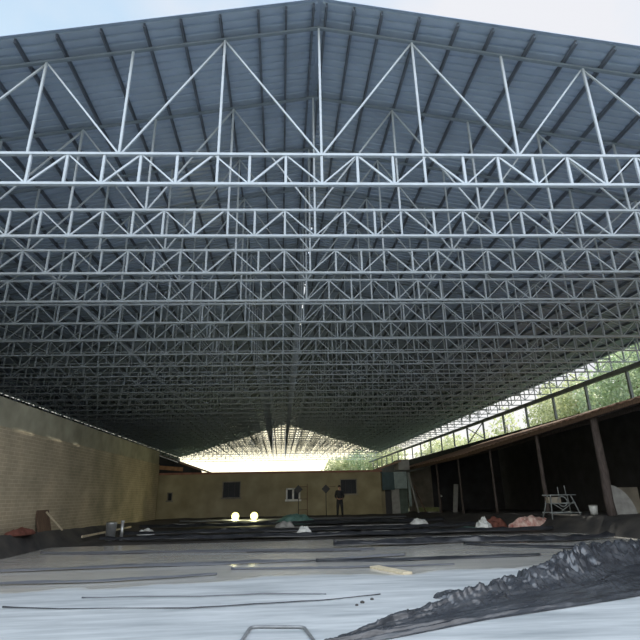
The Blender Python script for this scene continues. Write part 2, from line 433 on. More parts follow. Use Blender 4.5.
# ------------------------------------------------------------------ far building
def far_building():
    Y = 34.6
    t = thing('far_building', 'low tan plastered building closing the far end of the hall', 'building', (-1, Y, -1.36))
    ox, oy, oz = -1, Y, -1.36
    B = lambda a, b: ((a[0]-ox, a[1]-oy, a[2]-oz), (b[0]-ox, b[1]-oy, b[2]-oz))
    # front wall with openings cut: columns and lintels around three windows
    wins = [(-7.30,-6.95,-.32,.24), (-3.80,-2.60,-.20,.86), (.36,1.30,-.42,.38), (3.95,5.10,-.10,.90)]
    m = MB(); x = -15.0
    for a, b, z0, z1 in wins:
        m.box(*B((x,Y,-1.6),(a,Y+.2,1.32))); m.box(*B((a,Y,-1.6),(b,Y+.2,z0))); m.box(*B((a,Y,z1),(b,Y+.2,1.32))); x = b
    m.box(*B((x,Y,-1.6),(6.72,Y+.2,1.32)))
    m.box(*B((6.52,Y+.2,-1.6),(6.72,Y+6,1.32))); m.box(*B((-15,Y+.2,-1.6),(-14.8,Y+6,1.32))); m.box(*B((-15,Y+5.8,-1.6),(6.72,Y+6,1.32)))
    m.build('wall', M['plaster'], t)
    m = MB(); m.box(*B((-15.1,Y-.14,1.32),(6.82,Y+6.1,1.44))); m.build('roof', M['parapet'], t)
    kinds = ['slot', 'dark', 'white', 'dark']
    for (a, b, z0, z1), kd in zip(wins, kinds):
        w = .06 if kd != 'white' else .1
        fm = M['frame_white'] if kd == 'white' else M['shedwall']
        f = MB(); f.box(*B((a,Y-.02,z0),(a+w,Y+.1,z1))); f.box(*B((b-w,Y-.02,z0),(b,Y+.1,z1))); f.box(*B((a,Y-.02,z1-w),(b,Y+.1,z1))); f.box(*B((a-.06,Y-.06,z0-.03),(b+.06,Y+.1,z0+w)))
        if kd == 'white': f.box(*B(((a+b)/2-.06,Y-.02,z0),((a+b)/2+.06,Y+.1,z1)))
        fo = f.build('window', fm, t)
        if kd == 'white': fo['label'] = 'small white framed window with two dark panes'
        p = MB(); p.box(*B((a+w,Y+.08,z0+w),(b-w,Y+.11,z1-w))); p.build('pane', M['dark_glass'], fo)
        if kd == 'dark':
            g = MB()
            for q in range(1, 3): g.box(*B((a+(b-a)*q/3-.015,Y+.04,z0+w),(a+(b-a)*q/3+.015,Y+.06,z1-w)))
            g.build('window_bar', M['matte_black'], fo)
far_building()
def left_roof():
    t = thing('porch_roof', 'dark sloping porch roof between the block wall end and the far building', 'roof', (-6.8, 34.0, 1.36))
    ox, oy, oz = -6.8, 34.0, 1.36
    m = MB(); a = (-10.5, 3.4); b = (-5.2, 1.56)
    m.add([(x-ox, y-oy, z+dz-oz) for y in (33.9, 39.5) for (x, z) in (a, b) for dz in (0, .1)],
          [(0,2,3,1),(4,5,7,6),(0,1,5,4),(2,6,7,3),(1,3,7,5),(0,4,6,2)])
    m.build('roof_panel', M['rust_dark'], t)
    m = MB(); m.bar((-8.05-ox, 33.85-oy, 2.56-oz), (-6.6-ox, 33.85-oy, 2.06-oz), .05, .05); m.build('verge_strip', M['galv'], t)
    m = MB(); m.bar((-6.5-ox, 33.85-oy, 2.03-oz), (-5.2-ox, 33.85-oy, 1.58-oz), .07, .06); m.build('verge_board', M['rust'], t)
    m = MB(); m.add([(x-ox, y-oy, z-oz) for y in (34.62, 34.75) for x, z in ((-10.5,1.44),(-5.2,1.44),(-5.2,1.55),(-10.5,3.38))], [(0,1,2,3),(7,6,5,4),(0,4,5,1),(1,5,6,2),(2,6,7,3),(3,7,4,0)])
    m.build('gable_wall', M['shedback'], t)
left_roof()
m = MB(); m.bar((0,0,0), (1.75,0,-.16), .24, .08); o = m.build('timber_beam', M['orange_wood']); o.location = (-8.1, 34.2, 1.80)
tag(o, 'orange-brown timber beam sticking out past the end of the block wall', 'beam')

# ------------------------------------------------------------------ shack of teal panels
def shack():
    Y = 34.9
    t = thing('panel_shack', 'small shack of dark and pale teal panels beside the far building', 'shack', (7.8, Y, -1.36))
    ox, oy, oz = 7.8, Y, -1.36
    def bx(n, a, b, mt, lab=None):
        m = MB(); m.box((a[0]-ox,a[1]-oy,a[2]-oz),(b[0]-ox,b[1]-oy,b[2]-oz)); o = m.build(n, mt, t)
        if lab: o['label'] = lab
        return o
    bx('side_wall', (6.74,Y,-1.5),(7.02,Y+.08,1.25), M['plaster'])
    bx('upper_panel', (6.8,Y-.35,.15),(7.62,Y-.28,1.28), M['teal_dark'], 'dark teal upper panel')
    bx('upper_panel', (7.63,Y-.35,.22),(8.5,Y-.28,1.30), M['teal_pale'], 'pale teal upper panel')
    bx('doorway_shade', (7.04,Y+.05,-1.4),(7.45,Y+.1,.15), M['matte_black'], 'black panel for the shade in the doorway')  # black panel stands in for the dark inside of the opening
    bx('lower_panel', (7.46,Y,-1.4),(8.0,Y+.06,.2), M['pale_board'], 'grey-green lower panel')
    bx('lower_panel', (8.01,Y,-1.4),(8.55,Y+.06,.2), M['green_panel'], 'dark green lower panel')
    bx('corner_post', (8.56,Y-.35,-.9),(8.72,Y-.2,1.25), M['teal_pale'])
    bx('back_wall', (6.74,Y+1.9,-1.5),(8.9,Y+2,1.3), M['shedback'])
    m = MB(); m.add([(x-ox, y-oy, z-oz) for y in (Y-.5, Y+2.1) for x, z in ((6.3,1.38),(8.15,1.95),(8.15,2.05),(6.3,1.46))], [(0,1,2,3),(7,6,5,4),(0,4,5,1),(1,5,6,2),(2,6,7,3),(3,7,4,0)])
    m.build('roof', M['rust'], t)
    bx('roof_block', (8.0,Y-.3,1.42),(8.75,Y+1.2,2.1), M['pale_board'], 'pale block at the roof end')
shack()

# ------------------------------------------------------------------ trees
def leaf_cloud(m, centre, r, n, size, rnd):
    for _ in range(n):
        while True:
            d = Vector((rnd.uniform(-1,1), rnd.uniform(-1,1), rnd.uniform(-1,1)))
            if .15 < d.length < 1: break
        p = Vector(centre) + Vector((d.x*r[0], d.y*r[1], d.z*r[2]))
        a = Vector((rnd.gauss(0,1), rnd.gauss(0,1), rnd.gauss(0,1))).normalized(); b = a.orthogonal().normalized(); c = a.cross(b)
        s = size*rnd.uniform(.6,1.3)
        m.add([p-b*s, p+c*s*.45+a*s*.15, p+b*s, p-c*s*.45+a*s*.15], [(0,1,2),(0,2,3)])
def tree(x, y, zg, top, rad, leaf, dens, label, seed, size=.16):
    rnd = random.Random(seed)
    t = thing('tree', label, 'tree', (x, y, zg), 0, 'trees beyond the hall')
    H = top - zg; m = MB()
    m.tube([(0,0,-.1),(.1,.05,H*.3),(.0,.15,H*.55),(.15,.1,H*.85)], [.2,.16,.12,.04], 8)
    tips = []
    for k in range(9):
        a = k*2.4 + rnd.uniform(-.3,.3); z0 = H*(.3+.05*k); ln = rad*rnd.uniform(.55,.95)
        q = Vector((math.cos(a)*ln, math.sin(a)*ln, z0 + H*.2*rnd.uniform(.5,1.1)))
        m.tube([(0.05,.08,z0),(q.x*.5,q.y*.5,z0+(q.z-z0)*.35),q], [.08,.055,.02], 6); tips.append(q)
    m.build('trunk', M['bark'], t, True)
    if dens:
        f = MB()
        for q in tips + [Vector((.1,.1,H*.85)), Vector((0,0,H*.6))]:
            leaf_cloud(f, q, (rad*.5, rad*.5, H*.2), dens, size, rnd)
        f.build('foliage', leaf, t)
TR = [(23.5,28.5,6.6,2.6,'leaf',430,'bushy green tree behind the steel frame at the right edge of the photo'),
      (24.2,33.5,6.8,2.8,'leaf',380,'full green tree behind the frame, second from the right edge'),
      (24.0,38.5,6.2,2.5,'leaf_y',330,'yellow-green tree behind the frame, third from the right edge'),
      (25.0,44.5,6.0,2.4,'leaf_y',260,'loose yellow-green tree behind the frame, fourth from the right edge'),
      (22.5,49.0,7.6,1.8,'leaf_y',60,'nearly bare tree with a few leaves behind the cross-braced bay'),
      (24.0,60.0,6.8,2.6,'leaf_y',150,'thin pale tree beyond the cross brace where the frame recedes'),
      (24.5,70.0,7.4,3.0,'leaf_y',230,'far yellow-green tree above the shed roof end, left of the thin pale tree'),
      (25.5,82.0,8.0,3.4,'leaf_y',260,'farthest yellow-green tree behind the steel frame'),
      (20.5,98.0,8.8,3.6,'leaf_y',330,'sunny yellow-green tree beyond the far building, the right one of three'),
      (15.5,100.0,8.0,3.4,'leaf',330,'green tree beyond the far building, the middle one of three'),
      (11.5,99.0,6.4,2.8,'leaf_y',260,'low light green tree beyond the far building, the left one of three')]
for i, (x, y, top, rad, lf, dens, lab) in enumerate(TR):
    if i < 4: top += 2.6; dens = int(dens*1.7)
    tree(x, y, hz(x, y), top, rad, M[lf], dens, lab, 30+i, .17 if y < 45 else .24)

# ------------------------------------------------------------------ loose sheets and heaps
def heap(name, x, y, rx, ry, h, mt, label, cat, rot=0., seed=1, rough=.35, group=None):
    """a crumpled pile: dome with folds, closed underneath"""
    nu, nv = 48, 14; m = MB(); vs = []; fs = []; zg = hz(x, y) if y > 17.9 or x < -7.1 else -1.45
    for j in range(nv+1):
        v = j/nv
        for i in range(nu):
            a = 2*PI*i/nu; e = 1 + .22*fbm(math.cos(a)*1.3, math.sin(a)*1.3, seed)
            rr = math.sin(v*PI/2)*e; zz = math.cos(v*PI/2)**1.2
            px, py = math.cos(a)*rr, math.sin(a)*rr
            fold = noise.ridged_multi_fractal(Vector((px*2.2, py*1.2, seed*3.1)), 1., 2., 3, 1., 2.)*.22 - .18
            zz = max(0, zz*(1+rough*fbm(px*2, py*2, seed+5)) + fold*(1-v**3)*rough*2)
            vs.append((px*rx*(1+.0*fold), py*ry, zz*h - (.03 if j == nv else 0)))
    for j in range(nv):
        for i in range(nu):
            i2 = (i+1) % nu; fs.append((j*nu+i, j*nu+i2, (j+1)*nu+i2, (j+1)*nu+i))
    fs.append(tuple(nv*nu+i for i in range(nu)))
    m.add(vs, fs); o = m.build(name, mt, None, True); o.location = (x, y, zg); o.rotation_euler = (0,0,rot)
    bm = bmesh.new(); bm.from_mesh(o.data); bmesh.ops.remove_doubles(bm, verts=bm.verts, dist=.0005); bm.to_mesh(o.data); bm.free()
    return tag(o, label, cat, group)
heap('tarp', .75, 26.8, 1.0, .55, .42, M['teal_tarp'], 'crumpled teal tarp heaped in front of the far building', 'tarp', .1, 3)
heap('rubble_bag', .18, 24.3, .42, .35, .26, M['pale_board'], 'pale grey-green bag to the left of the teal tarp', 'bag', .3, 4)
heap('plastic_bag', .88, 20.0, .34, .28, .26, M['white_bag'], 'white plastic bag on dark sheets below the teal tarp', 'bag', 0, 5, .5)
heap('plastic_bag', -5.35, 22.0, .36, .3, .20, M['white_bag'], 'whitish lump of plastic right of the metal bucket', 'bag', 0, 6, .4)
heap('plastic_bag', 6.1, 23.1, .42, .3, .30, M['white_bag'], 'white sack lying in front of the teal panel shack', 'bag', .2, 7, .3)
heap('plastic_bag', 8.05, 20.7, .36, .3, .34, M['white_bag'], 'white bag lying to the left of the pink cloth heap', 'bag', .5, 8, .6)
heap('tarp_scrap', 7.3, 20.5, .5, .25, .12, M['teal_tarp'], 'small flat scrap of teal tarp beside the white bag near the pink cloth', 'tarp', 0, 9)
heap('cloth_heap', 9.95, 20.6, .95, .42, .36, M['pink_cloth'], 'heap of pink and cream cloth on the ground before the shed', 'cloth', .0, 10, .45)
heap('cloth_heap', 8.85, 21.4, .5, .35, .34, M['brown_cloth'], 'dark red-brown cloth bundle at the left end of the pink heap', 'cloth', .2, 11, .4)
heap('cloth_scrap', -7.52, 16.2, .6, .2, .14, M['brown_cloth'], 'dark red rag pile at the foot of the block wall', 'cloth', 1.4, 12, .6)

def strip(name, pts, w, mt, label, amp=.05, seed=1, group=None, cat='plastic sheet', nv=14, zfun=None):
    """long rumpled strip lying on the floor along pts"""
    m = MB(); vs = []; fs = []; P = [Vector(p) for p in pts]
    tot = sum((P[i+1]-P[i]).length for i in range(len(P)-1)); n = max(40, int(tot/.09)); n = min(n, 260)
    def at(s):
        for i in range(len(P)-1):
            l = (P[i+1]-P[i]).length
            if s <= l or i == len(P)-2: return P[i]+(P[i+1]-P[i])*(s/l), (P[i+1]-P[i]).normalized()
            s -= l
    for j in range(n+1):
        s = tot*j/n; p, d = at(s); nn = Vector((-d.y, d.x))
        wl = w*(.55+.45*fbm(s*.35, seed))*min(1, 4*j/n+.25, 4*(1-j/n)+.25)
        cshift = .18*w*fbm(s*.5, seed+9)
        for i in range(nv+1):
            v = i/nv*2-1; q = p + nn*(v*abs(wl)+cshift)
            rid = noise.ridged_multi_fractal(Vector((s*.35+seed*5, v*2.2+seed, seed)), 1., 2., 4, 1., 2.)
            zg = zfun(q.x, q.y) if zfun else -1.45
            vs.append((q.x, q.y, zg + .008 + amp*max(0, rid-.5)*(1-v*v*.7)))
    for j in range(n):
        for i in range(nv): fs.append((j*(nv+1)+i, j*(nv+1)+i+1, (j+1)*(nv+1)+i+1, (j+1)*(nv+1)+i))
    m.add(vs, fs); o = m.build(name, mt, None, True)
    md = o.modifiers.new('thickness', 'SOLIDIFY'); md.thickness = .004; md.offset = 1
    return tag(o, label, cat, group)
SG = 'black plastic strips on the slab'
strip('plastic_strip', [(-6.6,15.6),(-2,15.0),(2.5,14.2)], .30, M['grey_plastic'], 'long dark plastic strip across the slab, left half, nearest the slab edge', .05, 1, SG)
strip('plastic_strip', [(-6.2,12.0),(-3,12.3),(.5,12.4),(3.0,12.9)], .20, M['grey_plastic'], 'dark plastic strip across the left slab, below the metal bucket', .05, 2, SG)
strip('plastic_strip', [(-5.6,10.35),(-3.2,10.3),(-1.2,10.7)], .10, M['grey_plastic'], 'short dark plastic strip at the left edge, along the pale pour line', .04, 3, SG)
strip('plastic_strip', [(1.5,15.2),(5,15.7),(8.0,15.2),(10.2,15.8)], .36, M['black_plastic'], 'rumpled dark plastic strip across the right slab, behind the big crumpled sheet', .16, 4, SG)
strip('plastic_strip', [(.8,12.2),(3.2,12.0),(6.0,12.2)], .13, M['black_plastic'], 'thin dark plastic strip on the right slab in front of the rumpled one', .05, 5, SG)
strip('plastic_strip', [(5.2,15.0),(6.6,13.9),(7.6,13.2)], .12, M['black_plastic'], 'thin diagonal plastic strip trailing into the big crumpled sheet', .06, 6, SG)
strip('plastic_strip', [(-1.0,11.4),(1.2,11.2),(3.6,11.1)], .10, M['grey_plastic'], 'thin grey plastic strip across the middle, close behind the pale plank', .03, 7, SG)
strip('cord', [(-3.9,8.25),(-3.0,8.0),(-2.1,7.9),(-1.2,7.72),(-.3,7.85),(.6,7.95),(1.5,8.25)], .012, M['black_plastic'], 'thin dark cord lying across the pale foreground concrete', .015, 8, None, 'cord', 4)
strip('cord', [(-3.0,8.75),(-2.1,8.72),(-1.2,8.55),(-.3,8.6),(.7,8.4)], .012, M['grey_plastic'], 'thin grey cord on the foreground concrete, behind the dark cord', .015, 9, None, 'cord', 4)
EG = 'plastic sheets on the ground beyond the slab'
GZ = lambda x, y: hz(x, y) + .05
strip('plastic_sheet', [(-6.2,19.1),(0,18.9),(5,19.1),(10,19.0)], .5, M['black_plastic'], 'long black plastic sheet on the ground just past the slab edge', .12, 11, EG, zfun=GZ)
strip('plastic_sheet', [(-6.2,21.2),(-1,21.5),(4,21.4),(8.2,22.0)], .55, M['black_plastic'], 'black plastic sheet on the ground, second strip past the slab edge', .12, 12, EG, zfun=GZ)
strip('plastic_sheet', [(-6.4,25.0),(-1,25.3),(4,25.8),(8.0,25.6)], .8, M['black_plastic'], 'black plastic sheet on the ground, third strip past the slab edge', .12, 13, EG, zfun=GZ)
strip('plastic_sheet', [(-5.4,29.2),(-1,29.3),(3,29.0),(7.0,29.2)], .9, M['grey_plastic'], 'grey plastic sheet on the ground where the lamps and the person stand', .08, 14, EG, zfun=GZ)
strip('pale_strip', [(-6.0,20.1),(-1.0,20.2),(3,20.25),(7,20.0)], .14, M['pale_board'], 'long pale strip on the ground between the first two black sheets', .03, 15, None, 'strip', 6, GZ)
strip('pale_strip', [(-2.5,23.0),(2,23.3),(6.5,23.6)], .16, M['pale_board'], 'long pale strip on the ground between second and third black sheets', .03, 16, None, 'strip', 6, GZ)
strip('pale_strip', [(-5.4,27.2),(0,27.3),(6.5,27.6)], .22, M['pale_board'], 'long pale strip on the ground in front of the lamps', .03, 17, None, 'strip', 6, GZ)

def big_sheet():
    low = [(.35,5.55),(1.35,6.0),(2.47,6.55),(3.6,6.95),(4.9,7.45),(6.2,8.0),(8.2,9.2)]
    up = [(.72,5.98),(1.3,6.65),(2.15,7.35),(3.35,8.30),(4.4,9.1),(5.5,10.3),(8.2,12.3)]
    nu, nv = 330, 120; vs = []; fs = []
    rnd = random.Random(5)
    FO = [(rnd.uniform(.05,.98), rnd.uniform(.02,.07), rnd.uniform(.012,.03), rnd.uniform(0,9)) for _ in range(15)]   # where, height, half width, wander
    def cur(c, u):
        k = u*(len(c)-1); i = min(int(k), len(c)-2); f = k-i
        return Vector(c[i])*(1-f)+Vector(c[i+1])*f
    for j in range(nu+1):
        u = j/nu; a = cur(low, u); b = cur(up, u); L = 9.5*u
        amp = interp(u, [0,.25,.45,.62,.80,.92,1], [.03,.08,.14,.25,.42,.36,.24])
        fl = [(v0 + .07*fbm(L*.30, ph) + .02*fbm(L*1.1, ph+4), h*(.6+.6*fbm(L*.5, ph+7)), w) for v0, h, w, ph in FO]
        for i in range(nv+1):
            v = i/nv
            wob = .05*fbm(u*14, 3.3) if v > .5 else .012*fbm(u*9, 1.3)
            p = a + (b-a)*(v+wob*(v > .02))
            z = .012
            for vc, h, w in fl:
                d = abs(v-vc)/w
                if d < 2.5 and h > 0: z += h*max(0, 1-d/2.5)**1.6
            ridge = math.exp(-((v-.80)/.14)**2)*amp
            wx = p.x + .25*fbm(p.x*2, p.y*2, 1.); wy = p.y + .25*fbm(p.x*2, p.y*2, 4.)
            cr = noise.ridged_multi_fractal(Vector((wx*2.6, wy*2.6, 7.)), 1., 2.2, 5, 1., 2.)
            cr2 = abs(noise.noise(Vector((wx*5.5, wy*5.5, 2.))))
            crush = sstep((v-.45)*3.2)*sstep((u-.18)*4) + .35*sstep((u-.5)*3)
            z += ridge*(.30+.38*cr) + (.022*cr - .07*cr2 + .03)*crush
            z *= min(1, v*14+.15, (1-v)*9+.08)
            vs.append((p.x, p.y, -1.45+max(.006, z)))
    for j in range(nu):
        for i in range(nv): fs.append((j*(nv+1)+i, j*(nv+1)+i+1, (j+1)*(nv+1)+i+1, (j+1)*(nv+1)+i))
    m = MB(); m.add(vs, fs); o = m.build('plastic_sheet', M['sheetplastic'], None, True)
    md = o.modifiers.new('thickness', 'SOLIDIFY'); md.thickness = .003; md.offset = 1
    tag(o, 'big crumpled sheet of dark glossy plastic in the right foreground', 'plastic sheet')
M['sheetplastic'] = mat('crumpled_plastic', (.025,.027,.033), .17, 0, .3, 1.5, .7, 2.2, .9, (1,1,1), (.075,.08,.09))
_nt = M['sheetplastic'].node_tree; _mp = [n for n in _nt.nodes if n.type == 'MAPPING'][0]
_mp.vector_type = 'TEXTURE'; _mp.inputs['Rotation'].default_value = (0,0,math.radians(31)); _mp.inputs['Scale'].default_value = (1.0,.16,.3)
big_sheet()
heap('plastic_scrap', 2.55, 7.95, .34, .16, .07, M['sheetplastic'], 'small loose scrap of dark plastic left of the big crumpled sheet', 'plastic sheet', .1, 21, .7)

# ------------------------------------------------------------------ small things
def box_thing(name, mt, size, loc, rot, label, cat):
    m = MB(); m.box((-size[0]/2,-size[1]/2,0),(size[0]/2,size[1]/2,size[2])); o = m.build(name, mt); o.location = loc; o.rotation_euler = rot
    b = o.modifiers.new('edge', 'BEVEL'); b.width = .006; b.segments = 2
    return tag(o, label, cat)
box_thing('plank', M['pale_wood'], (.22,1.1,.04), (2.15,10.62,-1.45), (0,0,.42), 'pale yellow plank lying on the slab in the middle', 'plank')
box_thing('board', M['wood'], (.05,.9,.8), (-7.62,18.1,-1.07), (0,-.28,0), 'brown board leaning against the block wall', 'board')
m = MB(); m.bar((-7.4,18.9,-1.02),(-7.74,18.25,-.42),.05,.04); tag(m.build('batten', M['pale_wood']), 'thin pale batten leaning against the block wall', 'batten')
m = MB(); m.bar((-6.9,19.4,-1.28),(-6.9,25.4,-1.30),.07,.05,(1,0,0)); tag(m.build('pole', M['pale_wood']), 'long pale pole on the ground along the foot of the block wall', 'pole')
def bucket():
    t = thing('metal_bucket', 'shiny metal bucket standing on the dark ground by the block wall', 'bucket', (-6.0,19.6,hz(-6,19.6)))
    m = MB(); seg = 24; prof = [(0,0),(.15,0),(.185,.58),(.20,.60),(.185,.61),(.17,.58),(.14,.03),(0,.03)]
    vs = [(r*math.cos(2*PI*k/seg), r*math.sin(2*PI*k/seg), z) for r, z in prof for k in range(seg)]
    fs = [(j*seg+k, j*seg+(k+1)%seg, (j+1)*seg+(k+1)%seg, (j+1)*seg+k) for j in range(len(prof)-1) for k in range(seg)]
    m.add(vs, fs); m.build('body', M['galv'], t, True)
    m = MB(); m.tube([(.2*math.cos(a), .02, .58+.06*math.sin(a)) for a in [PI*k/12 for k in range(13)]], .008, 6); m.build('handle', M['matte_black'], t, True)
bucket()
m = MB(); m.tube([(0,0,0),(0,0,.62)], .055, 14); m.tube([(0,0,.6),(0,0,.66)], .065, 14); o = m.build('pipe', M['galv'], None, True); o.location = (-5.66,19.75,hz(-5.66,19.75)); tag(o, 'short grey pipe standing right beside the metal bucket', 'pipe')
def pail():
    t = thing('pail', 'small whitish pail on the shed floor left of the thick timber post', 'pail', (11.62,18.9,hz(11.62,18.9)))
    m = MB(); m.tube([(0,0,0),(0,0,.3)], [.12,.15], 18); m.build('body', M['white_bag'], t, True)
    m = MB(); m.tube([(0,0,.3),(0,0,.33)], .16, 18); m.build('lid', M['pale_board'], t, True)
pail()
def curved_panel():
    m = MB(); n = 16; pts = [(0,0)] + [(.95*math.sin(PI/2*k/n), 1.05*math.cos(PI/2*k/n)) for k in range(n+1)]
    vs = [(x, y, z) for y in (0,.04) for x, z in pts]; N = len(pts)
    m.add(vs, [tuple(range(N)), tuple(range(2*N-1,N-1,-1))] + [(i,(i+1)%N,(i+1)%N+N,i+N) for i in range(N)])
    o = m.build('curved_panel', M['pale_board']); o.location = (11.95,18.2,hz(11.95,18.2)-.02); o.rotation_euler = (-.12,0,.1)
    tag(o, 'pale quarter-round panel standing right of the thick timber post', 'panel')
curved_panel()
box_thing('dark_crate', M['shedwall'], (.9,.5,.95), (13.4,19.6,hz(13.4,19.6)), (0,0,.1), 'dark upright box behind the pale quarter-round panel', 'box')
box_thing('bench', M['moss'], (1.5,.35,.28), (9.95,35.2,hz(9.95,35.2)), (0,0,0), 'low mossy bench in front of the shed end wall', 'bench')
box_thing('plank', M['pale_board'], (.30,.05,1.7), (10.95,32.6,hz(10.95,32.6)), (.18,.05,.2), 'grey plank leaning upright inside the shed, left of the middle posts', 'plank')
m = MB(); m.bar((9.05,34.2,-1.34),(8.55,34.3,1.25),.09,.06); tag(m.build('pole', M['pale_board']), 'pale pole leaning beside the teal panel shack', 'pole')
m = MB(); m.bar((9.5,34.0,-1.34),(8.95,34.6,.4),.07,.05); tag(m.build('pole', M['wood']), 'short brown pole leaning beside the shack, right of the pale pole', 'pole')
def stake():
    t = thing('stake', 'thin stake with a white top in front of the shed wall', 'stake', (10.2,32.9,hz(10.2,32.9)))
    m = MB(); m.tube([(0,0,0),(0,0,.95)], .025, 8); m.build('shaft', M['wood'], t, True)
    m = MB(); m.tube([(0,0,.93),(0,0,1.0),(0,0,1.05)], [.1,.11,.05], 12); m.build('cap', M['white_bag'], t, True)
stake()
def trestle():
    x, y = 10.75, 19.6
    t = thing('metal_trestle', 'tangled grey tubular metal trestle in front of the thin shed post', 'trestle', (x, y, hz(x, y)))
    L_ = .95
    for sx in (-1, 1):
        for sy in (-1, 1):
            m = MB(); m.tube([(sx*L_*.62, sy*.36, 0), (sx*L_*.42, sy*.12, .85)], .022, 8); m.build('leg', M['trestle_steel'], t, True)
    for z, w in ((.85,.62),(.55,.50),(.22,.62)):
        for sy in (-1, 1):
            d = .12+.24*(.85-z)/.85
            m = MB(); m.tube([(-w, sy*d, z), (w, sy*d, z)], .02, 8); m.build('rail', M['trestle_steel'], t, True)
    for sx in (-1, 1):
        m = MB(); m.tube([(sx*.45, -.15, .6), (-sx*.1, -.15, .25)], .016, 8); m.build('brace', M['trestle_steel'], t, True)
    m = MB(); m.tube([(.18*math.cos(a), -.2, .62+.18*math.sin(a)) for a in [2*PI*k/20 for k in range(21)]], .02, 8); m.build('hoop', M['trestle_steel'], t, True)
    m = MB(); m.tube([(.05,.1,.8),(.05,.1,1.15)], .018, 8); m.build('upright', M['trestle_steel'], t, True)
    m = MB(); m.tube([(.35,.1,.8),(.33,.1,1.2)], .018, 8); m.build('upright', M['trestle_steel'], t, True)
    m = MB(); m.box((-.5,-.1,.57),(.0,.1,.78)); m.build('box', M['shedwall'], t)
trestle()
def floor_frame():
    m = MB(); c = []
    # rounded front corners, sides running toward the camera
    r = .09
    pts = [(-.44,5.55)]
    for k in range(7): a = PI - PI/2*k/6; pts.append((-.34+r+r*math.cos(a), 6.50+r*math.sin(a)-.02))
    for k in range(7): a = PI/2 - PI/2*k/6; pts.append((.29-r+r*math.cos(a), 6.42+r*math.sin(a)-.02))
    pts.append((.42,5.45)); pts.append((-.44,5.55))
    m.tube([(x, y, -1.43) for x, y in pts], .017, 8)
    tag(m.build('steel_hoop', M['grey_metal'], None, True), 'rounded grey steel hoop lying flat on the concrete at the bottom of the photo', 'frame')
M['grey_metal'] = mat('grey_metal', (.22,.23,.24), .5, .3, .2, 8)
floor_frame()
def glow(t):
    ld = bpy.data.lights.new('lamp_light', 'POINT'); ld.energy = 90; ld.color = (1,.95,.5); ld.shadow_soft_size = .12
    lo = bpy.data.objects.new('bulb', ld); C.objects.link(lo); lo.parent = t; lo.location = (0,-.25,.32)
def flood(x, y, lab):
    t = thing('work_lamp', lab, 'lamp', (x, y, hz(x, y)+.02), 0, 'lit work lamps on the ground')
    m = MB(); m.box((-.2,-.08,0),(.2,.08,.02)); m.tube([(-.2,0,.01),(-.2,0,.26)], .012, 6); m.tube([(.2,0,.01),(.2,0,.26)], .012, 6); m.build('stand', M['matte_black'], t)
    m = MB(); m.tube([(0,.08,.27),(0,.0,.27),(0,-.06,.27)], [.11,.21,.225], 20); m.build('housing', M['matte_black'], t, True)
    m = MB(); m.tube([(0,-.058,.27),(0,-.072,.27),(0,-.08,.27)], [.205,.20,.13], 20); m.build('lens', M['lamp'], t, True); glow(t)
flood(-2.45, 29.4, 'brightly lit round work lamp on the ground, left of the pair')
flood(-1.42, 29.2, 'brightly lit round work lamp on the ground, right of the pair')
def diamond_stand(x, y, lab, ladder):
    t = thing('diamond_sign', lab, 'sign', (x, y, hz(x, y)))
    m = MB(); m.tube([(0,0,0),(0,0,1.75)], .022, 8); m.build('post', M['matte_black'], t, True)
    m = MB(); s = .27
    m.add([(0,-.04,1.62-s),(s,-.04,1.62),(0,-.04,1.62+s),(-s,-.04,1.62),(0,-.015,1.62-s),(s,-.015,1.62),(0,-.015,1.62+s),(-s,-.015,1.62)], [(0,1,2,3),(7,6,5,4),(0,4,5,1),(1,5,6,2),(2,6,7,3),(3,7,4,0)])
    m.build('board', M['matte_black'], t)
    if ladder:
        m = MB(); m.tube([(.56,0,0),(.56,0,1.95)], .02, 8); m.build('second_post', M['rusty_metal'], t, True)
        for z in (.42,1.05,1.78):
            m = MB(); m.tube([(0,0,z),(.56,0,z)], .016, 6); m.build('rung', M['rusty_metal'], t, True)
    else:
        m = MB(); m.tube([(0,0,1.74),(.62,0,1.76)], .016, 6); m.build('arm', M['rusty_metal'], t, True)
M['rusty_metal'] = mat('rusty_metal', (.16,.09,.06), .7, .2, .3, 8)
diamond_stand(1.12, 33.0, 'dark diamond board on a rusty ladder-like stand by the small white window', True)
diamond_stand(2.86, 33.0, 'dark diamond board on a thin post left of the standing person', False)
m = MB(); m.tube([(-14+ (k/20)*34, 62., 4.0 - 1.2*(1-((k-10)/10)**2)*.35 + .06*k*.5) for k in range(21)], .018, 6)
tag(m.build('overhead_cable', M['matte_black'], None, True), 'thin cable sagging across the bright opening at the far end', 'cable')
for sx, zz in ((-14, 4.0), (20, 4.6)):
    m = MB(); m.tube([(sx,62.15,-1.5),(sx,62.15,zz+.3)], .08, 10)
    tag(m.build('cable_pole', M['wood'], None, True), 'wooden pole at the %s end of the overhead cable' % ('left' if sx < 0 else 'right'), 'pole')
for i, (x, y, s) in enumerate([(1.15,7.75,.03),(1.32,7.95,.025),(1.05,7.6,.022)]):
    m = MB(); m.tube([(0,0,0),(0,0,s*.6),(0,0,s)], [s,s*1.1,s*.4], 7); o = m.build('pebble', M['earth']); o.location = (x,y,-1.45)
    tag(o, ['dark pebble on the pale concrete, leftmost of three', 'dark pebble on the pale concrete, farthest of three', 'dark pebble on the pale concrete, nearest of three'][i] if i else 'dark pebble on the pale concrete, largest of three', 'pebble', 'pebbles on the concrete')

